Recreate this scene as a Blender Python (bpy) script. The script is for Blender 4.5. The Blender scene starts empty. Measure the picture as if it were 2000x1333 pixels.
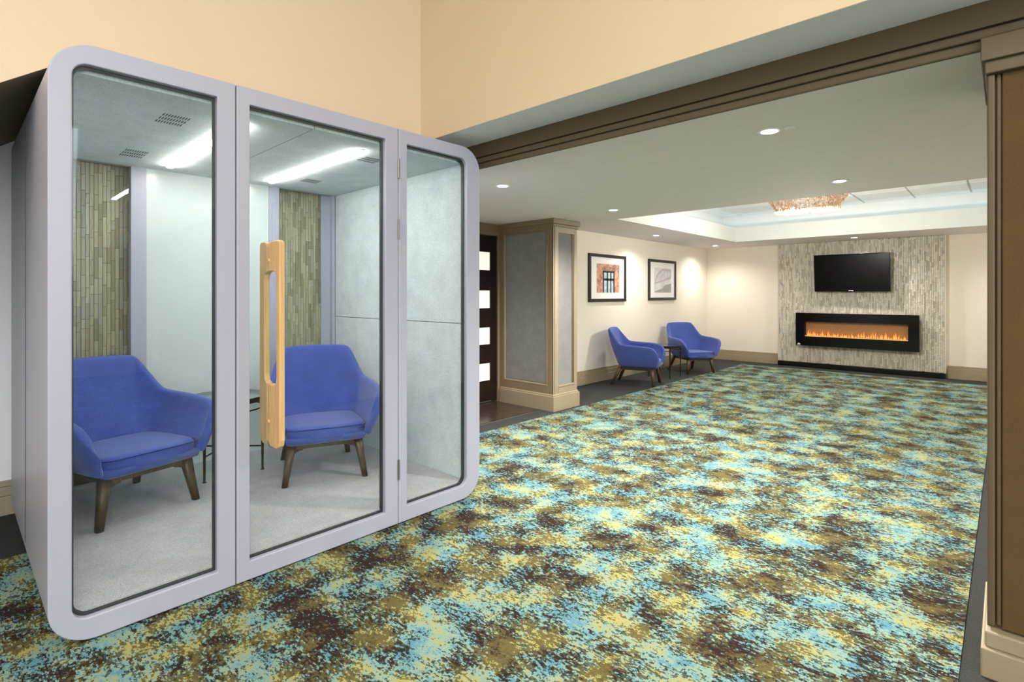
import bpy, bmesh, math, random
from mathutils import Vector, Matrix
random.seed(7)
PI = math.pi

def lin(r, g, b):
    def f(c):
        c /= 255.0
        return c / 12.92 if c <= 0.04045 else ((c + 0.055) / 1.055) ** 2.4
    return (f(r), f(g), f(b), 1.0)

SC = bpy.context.scene
COL = SC.collection

# ------------------------------------------------------------------ camera
CAM_H = 1.30
FOC = 1033.23 / 2000.0
YAW = math.radians(43.1035)
cam = bpy.data.cameras.new('camera')
cam.sensor_fit = 'HORIZONTAL'
cam.sensor_width = 36.0
cam.lens = 36.0 * FOC
cam.shift_y = -(666.5 - 575.0) / 2000.0
cam.clip_start = 0.05
camo = bpy.data.objects.new('camera', cam)
COL.objects.link(camo)
camo.location = (0, 0, CAM_H)
camo.rotation_euler = (PI / 2, 0, YAW)
SC.camera = camo

# ------------------------------------------------------------------ world, exposure
world = bpy.data.worlds.new('world')
SC.world = world
world.use_nodes = True
world.node_tree.nodes['Background'].inputs[0].default_value = lin(236, 240, 255)
world.node_tree.nodes['Background'].inputs[1].default_value = 0.55
SC.view_settings.view_transform = 'Standard'
SC.view_settings.look = 'None'
SC.view_settings.gamma = 1.0
SC.view_settings.use_curve_mapping = False
SC.view_settings.exposure = 0.0
SC.cycles.max_bounces = 8
SC.cycles.diffuse_bounces = 5
SC.cycles.transparent_max_bounces = 16
SC.cycles.sample_clamp_indirect = 6.0
SC.cycles.caustics_reflective = False
SC.cycles.caustics_refractive = False


def area_light(name, loc, direction, sx, sy, power, color):
    l = bpy.data.lights.new(name, 'AREA')
    l.shape = 'RECTANGLE'
    l.size = sx
    l.size_y = sy
    l.energy = power
    l.color = color[:3]
    o = bpy.data.objects.new(name, l)
    o.location = loc
    o.rotation_euler = Vector(direction).to_track_quat('-Z', 'Y').to_euler()
    COL.objects.link(o)
    return o


# daylight through the lobby's tall windows (far to the right of and behind the camera)
area_light('window_daylight', (5.4, -1.6, 2.3), (-1, 0.12, -0.12), 6.0, 3.2, 350, (0.86, 0.92, 1.0))
# unseen overhead fill lights, added to light the lobby side
area_light('lobby_fill_light', (1.0, -1.2, 3.93), (0, 0, -1), 2.4, 2.4, 165, (1.0, 0.93, 0.82))
area_light('lobby_fill_light', (-1.0, -3.4, 3.93), (0, 0, -1), 2.4, 2.4, 120, (1.0, 0.93, 0.82))

# ------------------------------------------------------------------ materials
MATS = {}


def new_mat(name):
    m = bpy.data.materials.new(name)
    m.use_nodes = True
    MATS[name] = m
    nt = m.node_tree
    return m, nt, nt.nodes['Principled BSDF']


def N(nt, typ, **kw):
    n = nt.nodes.new(typ)
    for k, v in kw.items():
        setattr(n, k, v)
    return n


def L(nt, a, b):
    nt.links.new(a, b)


def ramp(nt, stops, interp='LINEAR'):
    r = N(nt, 'ShaderNodeValToRGB')
    cr = r.color_ramp
    cr.interpolation = interp
    while len(cr.elements) > 1:
        cr.elements.remove(cr.elements[-1])
    cr.elements[0].position = stops[0][0]
    cr.elements[0].color = stops[0][1]
    for p, c in stops[1:]:
        e = cr.elements.new(p)
        e.color = c
    return r


def mapping(nt, scale=(1, 1, 1), coord='Object'):
    tc = N(nt, 'ShaderNodeTexCoord')
    mp = N(nt, 'ShaderNodeMapping')
    mp.inputs['Scale'].default_value = scale
    L(nt, tc.outputs[coord], mp.inputs['Vector'])
    return mp.outputs['Vector']


def noise(nt, vec, scale, detail=2.0, rough=0.5):
    n = N(nt, 'ShaderNodeTexNoise')
    n.inputs['Scale'].default_value = scale
    n.inputs['Detail'].default_value = detail
    n.inputs['Roughness'].default_value = rough
    if vec is not None:
        L(nt, vec, n.inputs['Vector'])
    return n.outputs['Fac']


def bump(nt, bsdf, height, strength=0.2, dist=0.01):
    b = N(nt, 'ShaderNodeBump')
    b.inputs['Strength'].default_value = strength
    b.inputs['Distance'].default_value = dist
    L(nt, height, b.inputs['Height'])
    L(nt, b.outputs['Normal'], bsdf.inputs['Normal'])


def plain(name, c, rough=0.6, metal=0.0, var=0.04, scale=30, stretch=(1, 1, 1), bmp=0.0, spec=0.5):
    """base colour with a little procedural mottling"""
    m, nt, b = new_mat(name)
    col = lin(*c)
    v = noise(nt, mapping(nt, stretch), scale, 3.0)
    lo = tuple(x * (1 - var) for x in col[:3]) + (1,)
    hi = tuple(min(1, x * (1 + var)) for x in col[:3]) + (1,)
    r = ramp(nt, [(0.3, lo), (0.7, hi)])
    L(nt, v, r.inputs['Fac'])
    L(nt, r.outputs['Color'], b.inputs['Base Color'])
    b.inputs['Roughness'].default_value = rough
    b.inputs['Metallic'].default_value = metal
    b.inputs['Specular IOR Level'].default_value = spec
    if bmp:
        bump(nt, b, v, bmp, 0.003)
    return m


def emit(name, c, strength):
    m, nt, b = new_mat(name)
    b.inputs['Base Color'].default_value = (0.8, 0.8, 0.8, 1)
    b.inputs['Emission Color'].default_value = lin(*c)
    b.inputs['Emission Strength'].default_value = strength
    return m


def wallpaper(name, c):
    m, nt, b = new_mat(name)
    col = lin(*c)
    v1 = noise(nt, mapping(nt, (330, 330, 30)), 1.0, 3)
    v2 = noise(nt, mapping(nt, (50, 50, 330)), 1.0, 2)
    mx = N(nt, 'ShaderNodeMath', operation='ADD')
    L(nt, v1, mx.inputs[0])
    L(nt, v2, mx.inputs[1])
    h = N(nt, 'ShaderNodeMath', operation='MULTIPLY')
    L(nt, mx.outputs[0], h.inputs[0])
    h.inputs[1].default_value = 0.5
    r = ramp(nt, [(0.3, tuple(x * 0.97 for x in col[:3]) + (1,)), (0.7, tuple(min(1, x * 1.02) for x in col[:3]) + (1,))])
    L(nt, h.outputs[0], r.inputs['Fac'])
    L(nt, r.outputs['Color'], b.inputs['Base Color'])
    b.inputs['Roughness'].default_value = 0.75
    b.inputs['Specular IOR Level'].default_value = 0.25
    bump(nt, b, h.outputs[0], 0.15, 0.002)
    return m


def fabric(name, c, c2, scale=420, sheen=0.25):
    m, nt, b = new_mat(name)
    v = noise(nt, mapping(nt, (1, 1, 1)), scale, 2, 0.7)
    v2 = noise(nt, mapping(nt, (1, 1, 1)), 9, 3)
    r = ramp(nt, [(0.32, lin(*c2)), (0.68, lin(*c))])
    L(nt, v, r.inputs['Fac'])
    r2 = ramp(nt, [(0.3, (0.86, 0.86, 0.86, 1)), (0.7, (1, 1, 1, 1))])
    L(nt, v2, r2.inputs['Fac'])
    mx = N(nt, 'ShaderNodeMix', data_type='RGBA', blend_type='MULTIPLY')
    mx.inputs['Factor'].default_value = 1.0
    L(nt, r.outputs['Color'], mx.inputs['A'])
    L(nt, r2.outputs['Color'], mx.inputs['B'])
    L(nt, mx.outputs['Result'], b.inputs['Base Color'])
    b.inputs['Roughness'].default_value = 0.9
    b.inputs['Specular IOR Level'].default_value = 0.15
    b.inputs['Sheen Weight'].default_value = sheen
    bump(nt, b, v, 0.25, 0.002)
    return m


def wood(name, c, c2, stretch=(60, 60, 4), rough=0.45):
    m, nt, b = new_mat(name)
    v = noise(nt, mapping(nt, stretch), 1.0, 4, 0.6)
    r = ramp(nt, [(0.3, lin(*c2)), (0.7, lin(*c))])
    L(nt, v, r.inputs['Fac'])
    L(nt, r.outputs['Color'], b.inputs['Base Color'])
    b.inputs['Roughness'].default_value = rough
    return m


def glass(name, tint, refl=1.0):
    m = bpy.data.materials.new(name)
    m.use_nodes = True
    MATS[name] = m
    nt = m.node_tree
    nt.nodes.clear()
    out = N(nt, 'ShaderNodeOutputMaterial')
    tr = N(nt, 'ShaderNodeBsdfTransparent')
    tr.inputs['Color'].default_value = tint
    gl = N(nt, 'ShaderNodeBsdfGlossy')
    gl.inputs['Roughness'].default_value = 0.02
    gl.inputs['Color'].default_value = (0.95, 1, 0.99, 1)
    lw = N(nt, 'ShaderNodeLayerWeight')
    lw.inputs['Blend'].default_value = 0.5
    pw = N(nt, 'ShaderNodeMath', operation='POWER')
    L(nt, lw.outputs['Facing'], pw.inputs[0])
    pw.inputs[1].default_value = 4.0
    ma = N(nt, 'ShaderNodeMath', operation='MULTIPLY_ADD')
    L(nt, pw.outputs[0], ma.inputs[0])
    ma.inputs[1].default_value = 0.7 * refl
    ma.inputs[2].default_value = 0.03 * refl
    mx = N(nt, 'ShaderNodeMixShader')
    L(nt, ma.outputs[0], mx.inputs['Fac'])
    L(nt, tr.outputs[0], mx.inputs[1])
    L(nt, gl.outputs[0], mx.inputs[2])
    L(nt, mx.outputs[0], out.inputs['Surface'])
    return m


def carpet_mat(name):
    """woven pattern: yarn dashes along X, patches of brown/olive between aqua, mint and yellow"""
    m, nt, b = new_mat(name)
    tc = N(nt, 'ShaderNodeTexCoord')
    sep = N(nt, 'ShaderNodeSeparateXYZ')
    L(nt, tc.outputs['Object'], sep.inputs[0])

    def snap(sock, step):
        s = N(nt, 'ShaderNodeMath', operation='SNAP')
        L(nt, sock, s.inputs[0])
        s.inputs[1].default_value = step
        return s.outputs[0]

    def comb(x, y, kx, ky, off=0.0):
        c = N(nt, 'ShaderNodeCombineXYZ')
        a = N(nt, 'ShaderNodeMath', operation='MULTIPLY')
        L(nt, x, a.inputs[0])
        a.inputs[1].default_value = kx
        d = N(nt, 'ShaderNodeMath', operation='MULTIPLY')
        L(nt, y, d.inputs[0])
        d.inputs[1].default_value = ky
        L(nt, a.outputs[0], c.inputs[0])
        L(nt, d.outputs[0], c.inputs[1])
        c.inputs[2].default_value = off
        return c.outputs[0]

    xs = snap(sep.outputs[0], 0.0055)
    ys = snap(sep.outputs[1], 0.0045)

    def madd(a, k, c):
        n = N(nt, 'ShaderNodeMath', operation='MULTIPLY_ADD')
        L(nt, a, n.inputs[0])
        n.inputs[1].default_value = k
        if isinstance(c, float):
            n.inputs[2].default_value = c
        else:
            L(nt, c, n.inputs[2])
        return n.outputs[0]

    streak = noise(nt, comb(xs, ys, 38, 78, 1.3), 1.0, 3.0, 0.8)
    streak2 = noise(nt, comb(xs, ys, 42, 84, 7.7), 1.0, 3.0, 0.8)
    fleck = noise(nt, comb(xs, ys, 60, 110, 4.2), 1.0, 1.0, 0.6)
    big = noise(nt, comb(xs, ys, 5.6, 5.2, 0.4), 1.0, 3.0, 0.6)
    hue = noise(nt, comb(xs, ys, 6.5, 7.5, 9.1), 1.0, 2.5, 0.55)
    # plaid-like lattice of dark patches, wobbling
    def wave(sock, k, wob, ph):
        n1 = N(nt, 'ShaderNodeMath', operation='MULTIPLY_ADD')
        L(nt, sock, n1.inputs[0])
        n1.inputs[1].default_value = k
        n1.inputs[2].default_value = ph
        n2 = madd(wob, 5.0, n1.outputs[0])
        n3 = N(nt, 'ShaderNodeMath', operation='SINE')
        L(nt, n2, n3.inputs[0])
        return n3.outputs[0]
    wob = noise(nt, comb(xs, ys, 2.2, 2.2, 3.3), 1.0, 1.0, 0.5)
    wob2 = noise(nt, comb(xs, ys, 2.2, 2.2, 6.1), 1.0, 1.0, 0.5)
    wx = wave(xs, 2 * PI / 0.40, wob, 0.0)
    wy = wave(ys, 2 * PI / 0.46, wob2, 1.0)
    big = madd(wx, 0.040, madd(wy, 0.055, big))
    A = madd(fleck, 0.35, madd(streak, 1.15, madd(big, 0.85, -0.675)))
    B = madd(streak2, 0.7, madd(hue, 1.0, -0.35))
    B = madd(fleck, 0.22, madd(B, 1.0, -0.11))
    dark = ramp(nt, [(0.0, lin(50, 36, 33)), (0.44, lin(64, 50, 36)), (0.50, lin(88, 82, 54)), (0.60, lin(104, 95, 55))], 'CONSTANT')
    light = ramp(nt, [(0.0, lin(96, 142, 158)), (0.39, lin(114, 155, 156)), (0.46, lin(136, 164, 150)),
                      (0.57, lin(152, 162, 124)), (0.62, lin(166, 163, 100))], 'CONSTANT')
    mid = ramp(nt, [(0.0, lin(58, 78, 76)), (0.46, lin(84, 104, 92)), (0.56, lin(112, 106, 70))], 'CONSTANT')
    for r in (dark, light, mid):
        L(nt, B, r.inputs['Fac'])
    f1 = ramp(nt, [(0.0, (0, 0, 0, 1)), (0.455, (1, 1, 1, 1))], 'CONSTANT')
    f2 = ramp(nt, [(0.0, (0, 0, 0, 1)), (0.53, (1, 1, 1, 1))], 'CONSTANT')
    L(nt, A, f1.inputs['Fac'])
    L(nt, A, f2.inputs['Fac'])
    m1 = N(nt, 'ShaderNodeMix', data_type='RGBA')
    L(nt, f1.outputs['Color'], m1.inputs['Factor'])
    L(nt, dark.outputs['Color'], m1.inputs['A'])
    L(nt, mid.outputs['Color'], m1.inputs['B'])
    m2 = N(nt, 'ShaderNodeMix', data_type='RGBA')
    L(nt, f2.outputs['Color'], m2.inputs['Factor'])
    L(nt, m1.outputs['Result'], m2.inputs['A'])
    L(nt, light.outputs['Color'], m2.inputs['B'])
    # tuft grain
    g = ramp(nt, [(0.3, (0.72, 0.72, 0.72, 1)), (0.7, (1.0, 1.0, 1.0, 1))])
    tuft = noise(nt, comb(sep.outputs[0], sep.outputs[1], 190, 260, 2.0), 1.0, 2.0, 0.6)
    L(nt, tuft, g.inputs['Fac'])
    m3 = N(nt, 'ShaderNodeMix', data_type='RGBA', blend_type='MULTIPLY')
    m3.inputs['Factor'].default_value = 1.0
    L(nt, m2.outputs['Result'], m3.inputs['A'])
    L(nt, g.outputs['Color'], m3.inputs['B'])
    L(nt, m3.outputs['Result'], b.inputs['Base Color'])
    b.inputs['Roughness'].default_value = 0.95
    b.inputs['Specular IOR Level'].default_value = 0.1
    bump(nt, b, tuft, 0.4, 0.004)
    return m


def mosaic_mat(name, island, stops):
    m, nt, b = new_mat(name)
    if island:
        g = N(nt, 'ShaderNodeNewGeometry')
        v = g.outputs['Random Per Island']
    else:
        g = N(nt, 'ShaderNodeObjectInfo')
        v = g.outputs['Random']
    r = ramp(nt, stops)
    L(nt, v, r.inputs['Fac'])
    st = noise(nt, mapping(nt, (90, 90, 18)), 1.0, 3)
    r2 = ramp(nt, [(0.3, (0.84, 0.84, 0.84, 1)), (0.7, (1, 1, 1, 1))])
    L(nt, st, r2.inputs['Fac'])
    mx = N(nt, 'ShaderNodeMix', data_type='RGBA', blend_type='MULTIPLY')
    mx.inputs['Factor'].default_value = 1.0
    L(nt, r.outputs['Color'], mx.inputs['A'])
    L(nt, r2.outputs['Color'], mx.inputs['B'])
    L(nt, mx.outputs['Result'], b.inputs['Base Color'])
    b.inputs['Roughness'].default_value = 0.5
    return m


wallpaper('tan_wallpaper', (222, 203, 172))
wallpaper('cream_wallpaper', (236, 230, 217))
wallpaper('grey_wallpaper', (238, 238, 240))
plain('ceiling_white', (234, 226, 224), 0.85, scale=8, var=0.015, spec=0.2)
plain('tray_white', (236, 238, 236), 0.8, scale=8, var=0.012, spec=0.2)
plain('soffit_grey', (238, 238, 244), 0.8, scale=8, var=0.015, spec=0.2)
plain('soffit_taupe', (128, 114, 94), 0.7, scale=8, var=0.03, spec=0.2)
plain('taupe_paint', (132, 116, 88), 0.5, scale=40, stretch=(1, 1, 0.2), var=0.03)
plain('dark_taupe_paint', (93, 80, 59), 0.55, scale=40, stretch=(0.2, 1, 1), var=0.03)
plain('base_paint', (156, 144, 119), 0.5, scale=40, stretch=(0.2, 0.2, 1), var=0.03)
fabric('panel_fabric', (150, 148, 146), (118, 116, 114), 260)
fabric('panel_brown', (104, 82, 50), (86, 68, 42), 320)
fabric('charcoal_carpet', (72, 73, 72), (40, 41, 41), 260, 0.0)
fabric('booth_carpet', (206, 205, 207), (158, 157, 160), 240)
fabric('booth_felt', (226, 236, 236), (196, 210, 212), 120)
fabric('chair_blue', (90, 110, 190), (56, 72, 142), 480)
fabric('chair_seam', (44, 58, 124), (30, 42, 96), 300)
carpet_mat('pattern_carpet')
plain('booth_paint', (173, 174, 190), 0.38, scale=300, var=0.012, bmp=0.02)
plain('gasket', (38, 40, 42), 0.5)
plain('back_board', (206, 216, 214), 0.25, scale=3, var=0.01)
plain('steel', (150, 148, 142), 0.3, 0.9)
plain('dark_metal', (52, 44, 32), 0.4, 0.7)
wood('beech', (228, 192, 138), (208, 166, 110), (90, 90, 5))
wood('walnut', (92, 70, 46), (58, 42, 28), (70, 70, 5), 0.4)
wood('espresso', (38, 20, 16), (20, 10, 10), (60, 60, 4), 0.3)
glass('booth_glass', (0.978, 0.99, 0.99, 1), 0.7)
glass('table_glass', (0.86, 0.95, 0.92, 1), 1.3)
glass('fire_glass', (0.96, 0.96, 0.96, 1), 0.4)
plain('grout', (96, 92, 80), 0.9)
plain('tile_grout_dark', (98, 92, 84), 0.8)
plain('floor_tile_brown', (54, 44, 38), 0.22, scale=14, var=0.25)
MOS = [(0.0, lin(176, 169, 152)), (0.25, lin(198, 192, 176)), (0.5, lin(214, 208, 192)), (0.75, lin(228, 222, 206)), (1.0, lin(200, 198, 188))]
MOS2 = [(0.0, lin(150, 142, 112)), (0.25, lin(172, 164, 132)), (0.5, lin(186, 178, 144)), (0.75, lin(196, 190, 160)), (1.0, lin(166, 164, 146))]
mosaic_mat('mosaic_stuff', True, MOS)
mosaic_mat('mosaic_booth_stuff', True, MOS2)
mosaic_mat('mosaic_strip', False, MOS2)
plain('edge_trim', (222, 218, 204), 0.4)
plain('black_gloss', (6, 6, 8), 0.12, spec=0.35, var=0.0)
plain('black_screen', (4, 4, 5), 0.25, spec=0.2, var=0.0)
plain('black_stone', (14, 14, 14), 0.25, var=0.3, scale=60)
plain('black_frame', (34, 28, 24), 0.4)
plain('mat_white', (246, 245, 242), 0.8, var=0.0)
plain('fire_back', (196, 142, 90), 0.7, var=0.05)
plain('logo_white', (230, 230, 230), 0.5)
plain('acoustic_tile', (238, 240, 238), 0.9, scale=160, var=0.03, bmp=0.1, spec=0.1)
plain('grid_white', (204, 208, 208), 0.6)
plain('vent_dark', (52, 58, 56), 0.8)
emit('led_white', (255, 252, 244), 52.0)
emit('cove_led', (206, 240, 250), 2.3)
emit('lamp_lens', (255, 246, 230), 14.0)
emit('door_light', (255, 238, 212), 0.95)


def flame_mat():
    m, nt, b = new_mat('flame')
    tc = N(nt, 'ShaderNodeTexCoord')
    sp = N(nt, 'ShaderNodeSeparateXYZ')
    L(nt, tc.outputs['Generated'], sp.inputs[0])
    r = ramp(nt, [(0.0, lin(255, 214, 140)), (0.35, lin(255, 166, 70)), (1.0, lin(206, 92, 26))])
    L(nt, sp.outputs[2], r.inputs['Fac'])
    b.inputs['Base Color'].default_value = (0.1, 0.04, 0.01, 1)
    L(nt, r.outputs['Color'], b.inputs['Emission Color'])
    b.inputs['Emission Strength'].default_value = 1.3


flame_mat()


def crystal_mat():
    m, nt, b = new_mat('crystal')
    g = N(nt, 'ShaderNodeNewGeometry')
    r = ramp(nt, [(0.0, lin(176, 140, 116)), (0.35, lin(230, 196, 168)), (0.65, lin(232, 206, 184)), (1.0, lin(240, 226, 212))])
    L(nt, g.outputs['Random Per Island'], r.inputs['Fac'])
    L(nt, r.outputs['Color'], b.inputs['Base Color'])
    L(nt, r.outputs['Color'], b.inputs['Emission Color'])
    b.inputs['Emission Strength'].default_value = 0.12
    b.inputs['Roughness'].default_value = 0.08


crystal_mat()


def print_mat(name, cols, scale, stretch=(1, 1, 1)):
    m, nt, b = new_mat(name)
    v = noise(nt, mapping(nt, stretch), scale, 4, 0.65)
    r = ramp(nt, cols)
    L(nt, v, r.inputs['Fac'])
    L(nt, r.outputs['Color'], b.inputs['Base Color'])
    b.inputs['Roughness'].default_value = 0.6


print_mat('print_brick', [(0.3, lin(150, 92, 72)), (0.5, lin(206, 150, 124)), (0.7, lin(220, 186, 164))], 14)
print_mat('print_thatch', [(0.3, lin(84, 52, 44)), (0.5, lin(160, 116, 96)), (0.7, lin(206, 170, 150))], 40)
print_mat('print_sky', [(0.3, lin(120, 160, 176)), (0.55, lin(196, 222, 230)), (0.75, lin(238, 240, 240))], 16)
print_mat('print_dark', [(0.3, lin(20, 24, 30)), (0.7, lin(44, 48, 52))], 20)
print_mat('print_pale', [(0.3, lin(208, 206, 208)), (0.5, lin(224, 223, 226)), (0.7, lin(238, 238, 238))], 9, (1, 1.6, 0.7))
print_mat('print_grey', [(0.3, lin(150, 150, 144)), (0.6, lin(176, 176, 170)), (0.8, lin(206, 206, 202))], 16)
print_mat('print_lilac', [(0.3, lin(190, 184, 196)), (0.7, lin(212, 208, 216))], 12)

# ------------------------------------------------------------------ mesh helpers


def link(name, verts, faces, mat, parent=None, loc=(0, 0, 0), smooth=False, mats=None, fm=None):
    me = bpy.data.meshes.new(name)
    me.from_pydata([tuple(v) for v in verts], [], faces)
    for mm in (mats or [mat]):
        me.materials.append(MATS[mm])
    if fm:
        me.polygons.foreach_set('material_index', fm)
    if smooth:
        me.polygons.foreach_set('use_smooth', [True] * len(me.polygons))
    me.update()
    o = bpy.data.objects.new(name, me)
    COL.objects.link(o)
    o.location = loc
    if parent is not None:
        o.parent = parent
    return o


def fix_normals(o):
    bm = bmesh.new()
    bm.from_mesh(o.data)
    bmesh.ops.recalc_face_normals(bm, faces=bm.faces)
    bm.to_mesh(o.data)
    bm.free()
    return o


class MB:
    def __init__(self):
        self.v = []
        self.f = []

    def box(self, x0, x1, y0, y1, z0, z1):
        n = len(self.v)
        x0, x1 = min(x0, x1), max(x0, x1)
        y0, y1 = min(y0, y1), max(y0, y1)
        z0, z1 = min(z0, z1), max(z0, z1)
        self.v += [(x0, y0, z0), (x1, y0, z0), (x1, y1, z0), (x0, y1, z0), (x0, y0, z1), (x1, y0, z1), (x1, y1, z1), (x0, y1, z1)]
        for q in ((0, 3, 2, 1), (4, 5, 6, 7), (0, 1, 5, 4), (1, 2, 6, 5), (2, 3, 7, 6), (3, 0, 4, 7)):
            self.f.append(tuple(n + i for i in q))
        return self

    def tube(self, p, q, r0, r1=None, seg=10, rot=0.0, caps=True):
        p, q = Vector(p), Vector(q)
        r1 = r0 if r1 is None else r1
        d = (q - p).normalized()
        a = Vector((0, 0, 1)) if abs(d.z) < 0.9 else Vector((1, 0, 0))
        u = d.cross(a).normalized()
        w = d.cross(u)
        n = len(self.v)
        for c, r in ((p, r0), (q, r1)):
            for i in range(seg):
                t = rot + 2 * PI * i / seg
                self.v.append(tuple(c + u * (r * math.cos(t)) + w * (r * math.sin(t))))
        for i in range(seg):
            j = (i + 1) % seg
            self.f.append((n + i, n + seg + i, n + seg + j, n + j))
        if caps:
            self.f.append(tuple(n + i for i in range(seg)))
            self.f.append(tuple(n + seg + i for i in reversed(range(seg))))
        return self

    def ring(self, c, R, r, seg=40, tub=8, sz=1.0):
        n = len(self.v)
        for i in range(seg):
            a = 2 * PI * i / seg
            for j in range(tub):
                b = 2 * PI * j / tub
                rr = R + r * math.cos(b)
                self.v.append((c[0] + rr * math.cos(a), c[1] + rr * math.sin(a), c[2] + r * sz * math.sin(b)))
        for i in range(seg):
            for j in range(tub):
                i2, j2 = (i + 1) % seg, (j + 1) % tub
                self.f.append((n + i * tub + j, n + i2 * tub + j, n + i2 * tub + j2, n + i * tub + j2))
        return self

    def lathe(self, c, prof, seg=24):
        n = len(self.v)
        for (r, z) in prof:
            for i in range(seg):
                a = 2 * PI * i / seg
                self.v.append((c[0] + r * math.cos(a), c[1] + r * math.sin(a), c[2] + z))
        for k in range(len(prof) - 1):
            for i in range(seg):
                j = (i + 1) % seg
                self.f.append((n + k * seg + i, n + k * seg + j, n + (k + 1) * seg + j, n + (k + 1) * seg + i))
        self.f.append(tuple(n + i for i in reversed(range(seg))))
        self.f.append(tuple(n + (len(prof) - 1) * seg + i for i in range(seg)))
        return self

    def build(self, name, mat, parent=None, bevel=0.0, seg=2, smooth=False, loc=(0, 0, 0)):
        o = link(name, self.v, self.f, mat, parent, loc, smooth)
        if bevel:
            m = o.modifiers.new('bevel', 'BEVEL')
            m.width = bevel
            m.segments = seg
            m.limit_method = 'ANGLE'
        return o


def box(name, mat, x0, x1, y0, y1, z0, z1, parent=None, bevel=0.0, seg=2):
    return MB().box(x0, x1, y0, y1, z0, z1).build(name, mat, parent, bevel, seg)


def empty(name, loc=(0, 0, 0), rz=0.0):
    o = bpy.data.objects.new(name, None)
    o.empty_display_size = 0.1
    o.location = loc
    o.rotation_euler = (0, 0, rz)
    COL.objects.link(o)
    return o


def tag(o, label, cat, group=None):
    o['label'] = label
    o['category'] = cat
    if group:
        o['group'] = group
    return o


def struct(o, label=None, cat=None):
    o['kind'] = 'structure'
    if label:
        o['label'] = label
    if cat:
        o['category'] = cat
    return o


def rrect(y0, y1, z0, z1, rs, n=8):
    """rounded rectangle loop; rs = radii at (y0z0, y1z0, y1z1, y0z1)"""
    pts = []
    cs = [(y0, z0, 1, 1, PI), (y1, z0, -1, 1, 1.5 * PI), (y1, z1, -1, -1, 0.0), (y0, z1, 1, -1, 0.5 * PI)]
    for (cy, cz, sy, sz, a0), r in zip(cs, rs):
        r = max(r, 0.0005)
        oy, oz = cy + sy * r, cz + sz * r
        for i in range(n + 1):
            a = a0 + 0.5 * PI * i / n
            pts.append((oy + r * math.cos(a), oz + r * math.sin(a)))
    return pts


def ring_frame(name, mat, outer, inner, x0, x1, parent, bevel=0.004):
    n = len(outer)
    v = []
    for x in (x0, x1):
        v += [(x, p[0], p[1]) for p in outer]
        v += [(x, p[0], p[1]) for p in inner]
    f = []
    for i in range(n):
        j = (i + 1) % n
        f.append((i, j, n + j, n + i))
        f.append((2 * n + i, 3 * n + i, 3 * n + j, 2 * n + j))
        f.append((i, 2 * n + i, 2 * n + j, j))
        f.append((n + i, n + j, 3 * n + j, 3 * n + i))
    o = link(name, v, f, mat, parent)
    fix_normals(o)
    if bevel:
        m = o.modifiers.new('bevel', 'BEVEL')
        m.width = bevel
        m.segments = 2
        m.limit_method = 'ANGLE'
        m.angle_limit = math.radians(50)
    return o


def slab(name, mat, loop, x0, x1, parent, bevel=0.0):
    n = len(loop)
    v = [(x0, p[0], p[1]) for p in loop] + [(x1, p[0], p[1]) for p in loop]
    f = [tuple(reversed(range(n))), tuple(range(n, 2 * n))]
    for i in range(n):
        j = (i + 1) % n
        f.append((i, j, n + j, n + i))
    o = link(name, v, f, mat, parent)
    fix_normals(o)
    if bevel:
        m = o.modifiers.new('bevel', 'BEVEL')
        m.width = bevel
        m.segments = 2
        m.limit_method = 'ANGLE'
        m.angle_limit = math.radians(50)
    return o


# ------------------------------------------------------------------ setting: floors
ZC = 2.14      # ceiling just past the beam
ZF = 2.21      # ceiling by the fireplace
WX = -4.45     # lounge left wall
BX = -4.32     # wall behind the booth
YB = 10.55     # fireplace wall
YO = 2.42      # beam / pilaster front
XR = 0.80      # lounge right wall

struct(box('floor', 'charcoal_carpet', -5.0, 5.6, -5.6, 10.9, -0.10, 0.0), 'dark charcoal border carpet along the walls', 'floor')
pc = box('floor_carpet', 'pattern_carpet', -3.58, -0.12, -3.2, 10.05, 0.0, 0.006)
struct(pc, 'patterned carpet in aqua, yellow, olive and dark brown dashes', 'carpet')

lc = box('floor_bounce_carpet', 'pattern_carpet', 0.16, 5.3, -5.2, 2.15, 0.0, 0.006)  # out of view, added to throw more bounce light up onto the soffit
struct(lc, 'unseen patterned carpet right of the camera, added to bounce light', 'carpet')
ft = box('floor_tile', 'tile_grout_dark', -4.5, -3.81, 2.6, 4.53, 0.0, 0.006)
struct(ft, 'dark brown polished floor tiles in front of the door', 'floor')
tile_me = None
for i in range(3):
    for j in range(6):
        x0 = -4.495 + i * 0.229
        y0 = 2.61 + j * 0.32
        if tile_me is None:
            t = MB().box(-0.1115, 0.1115, -0.1575, 0.1575, 0, 0.006).build('tile', 'floor_tile_brown', ft, 0.002, 1)
            tile_me = t.data
        else:
            t = bpy.data.objects.new('tile', tile_me)
            COL.objects.link(t)
            t.parent = ft
        t.location = (x0 + 0.1145, y0 + 0.16, 0.006)

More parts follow.
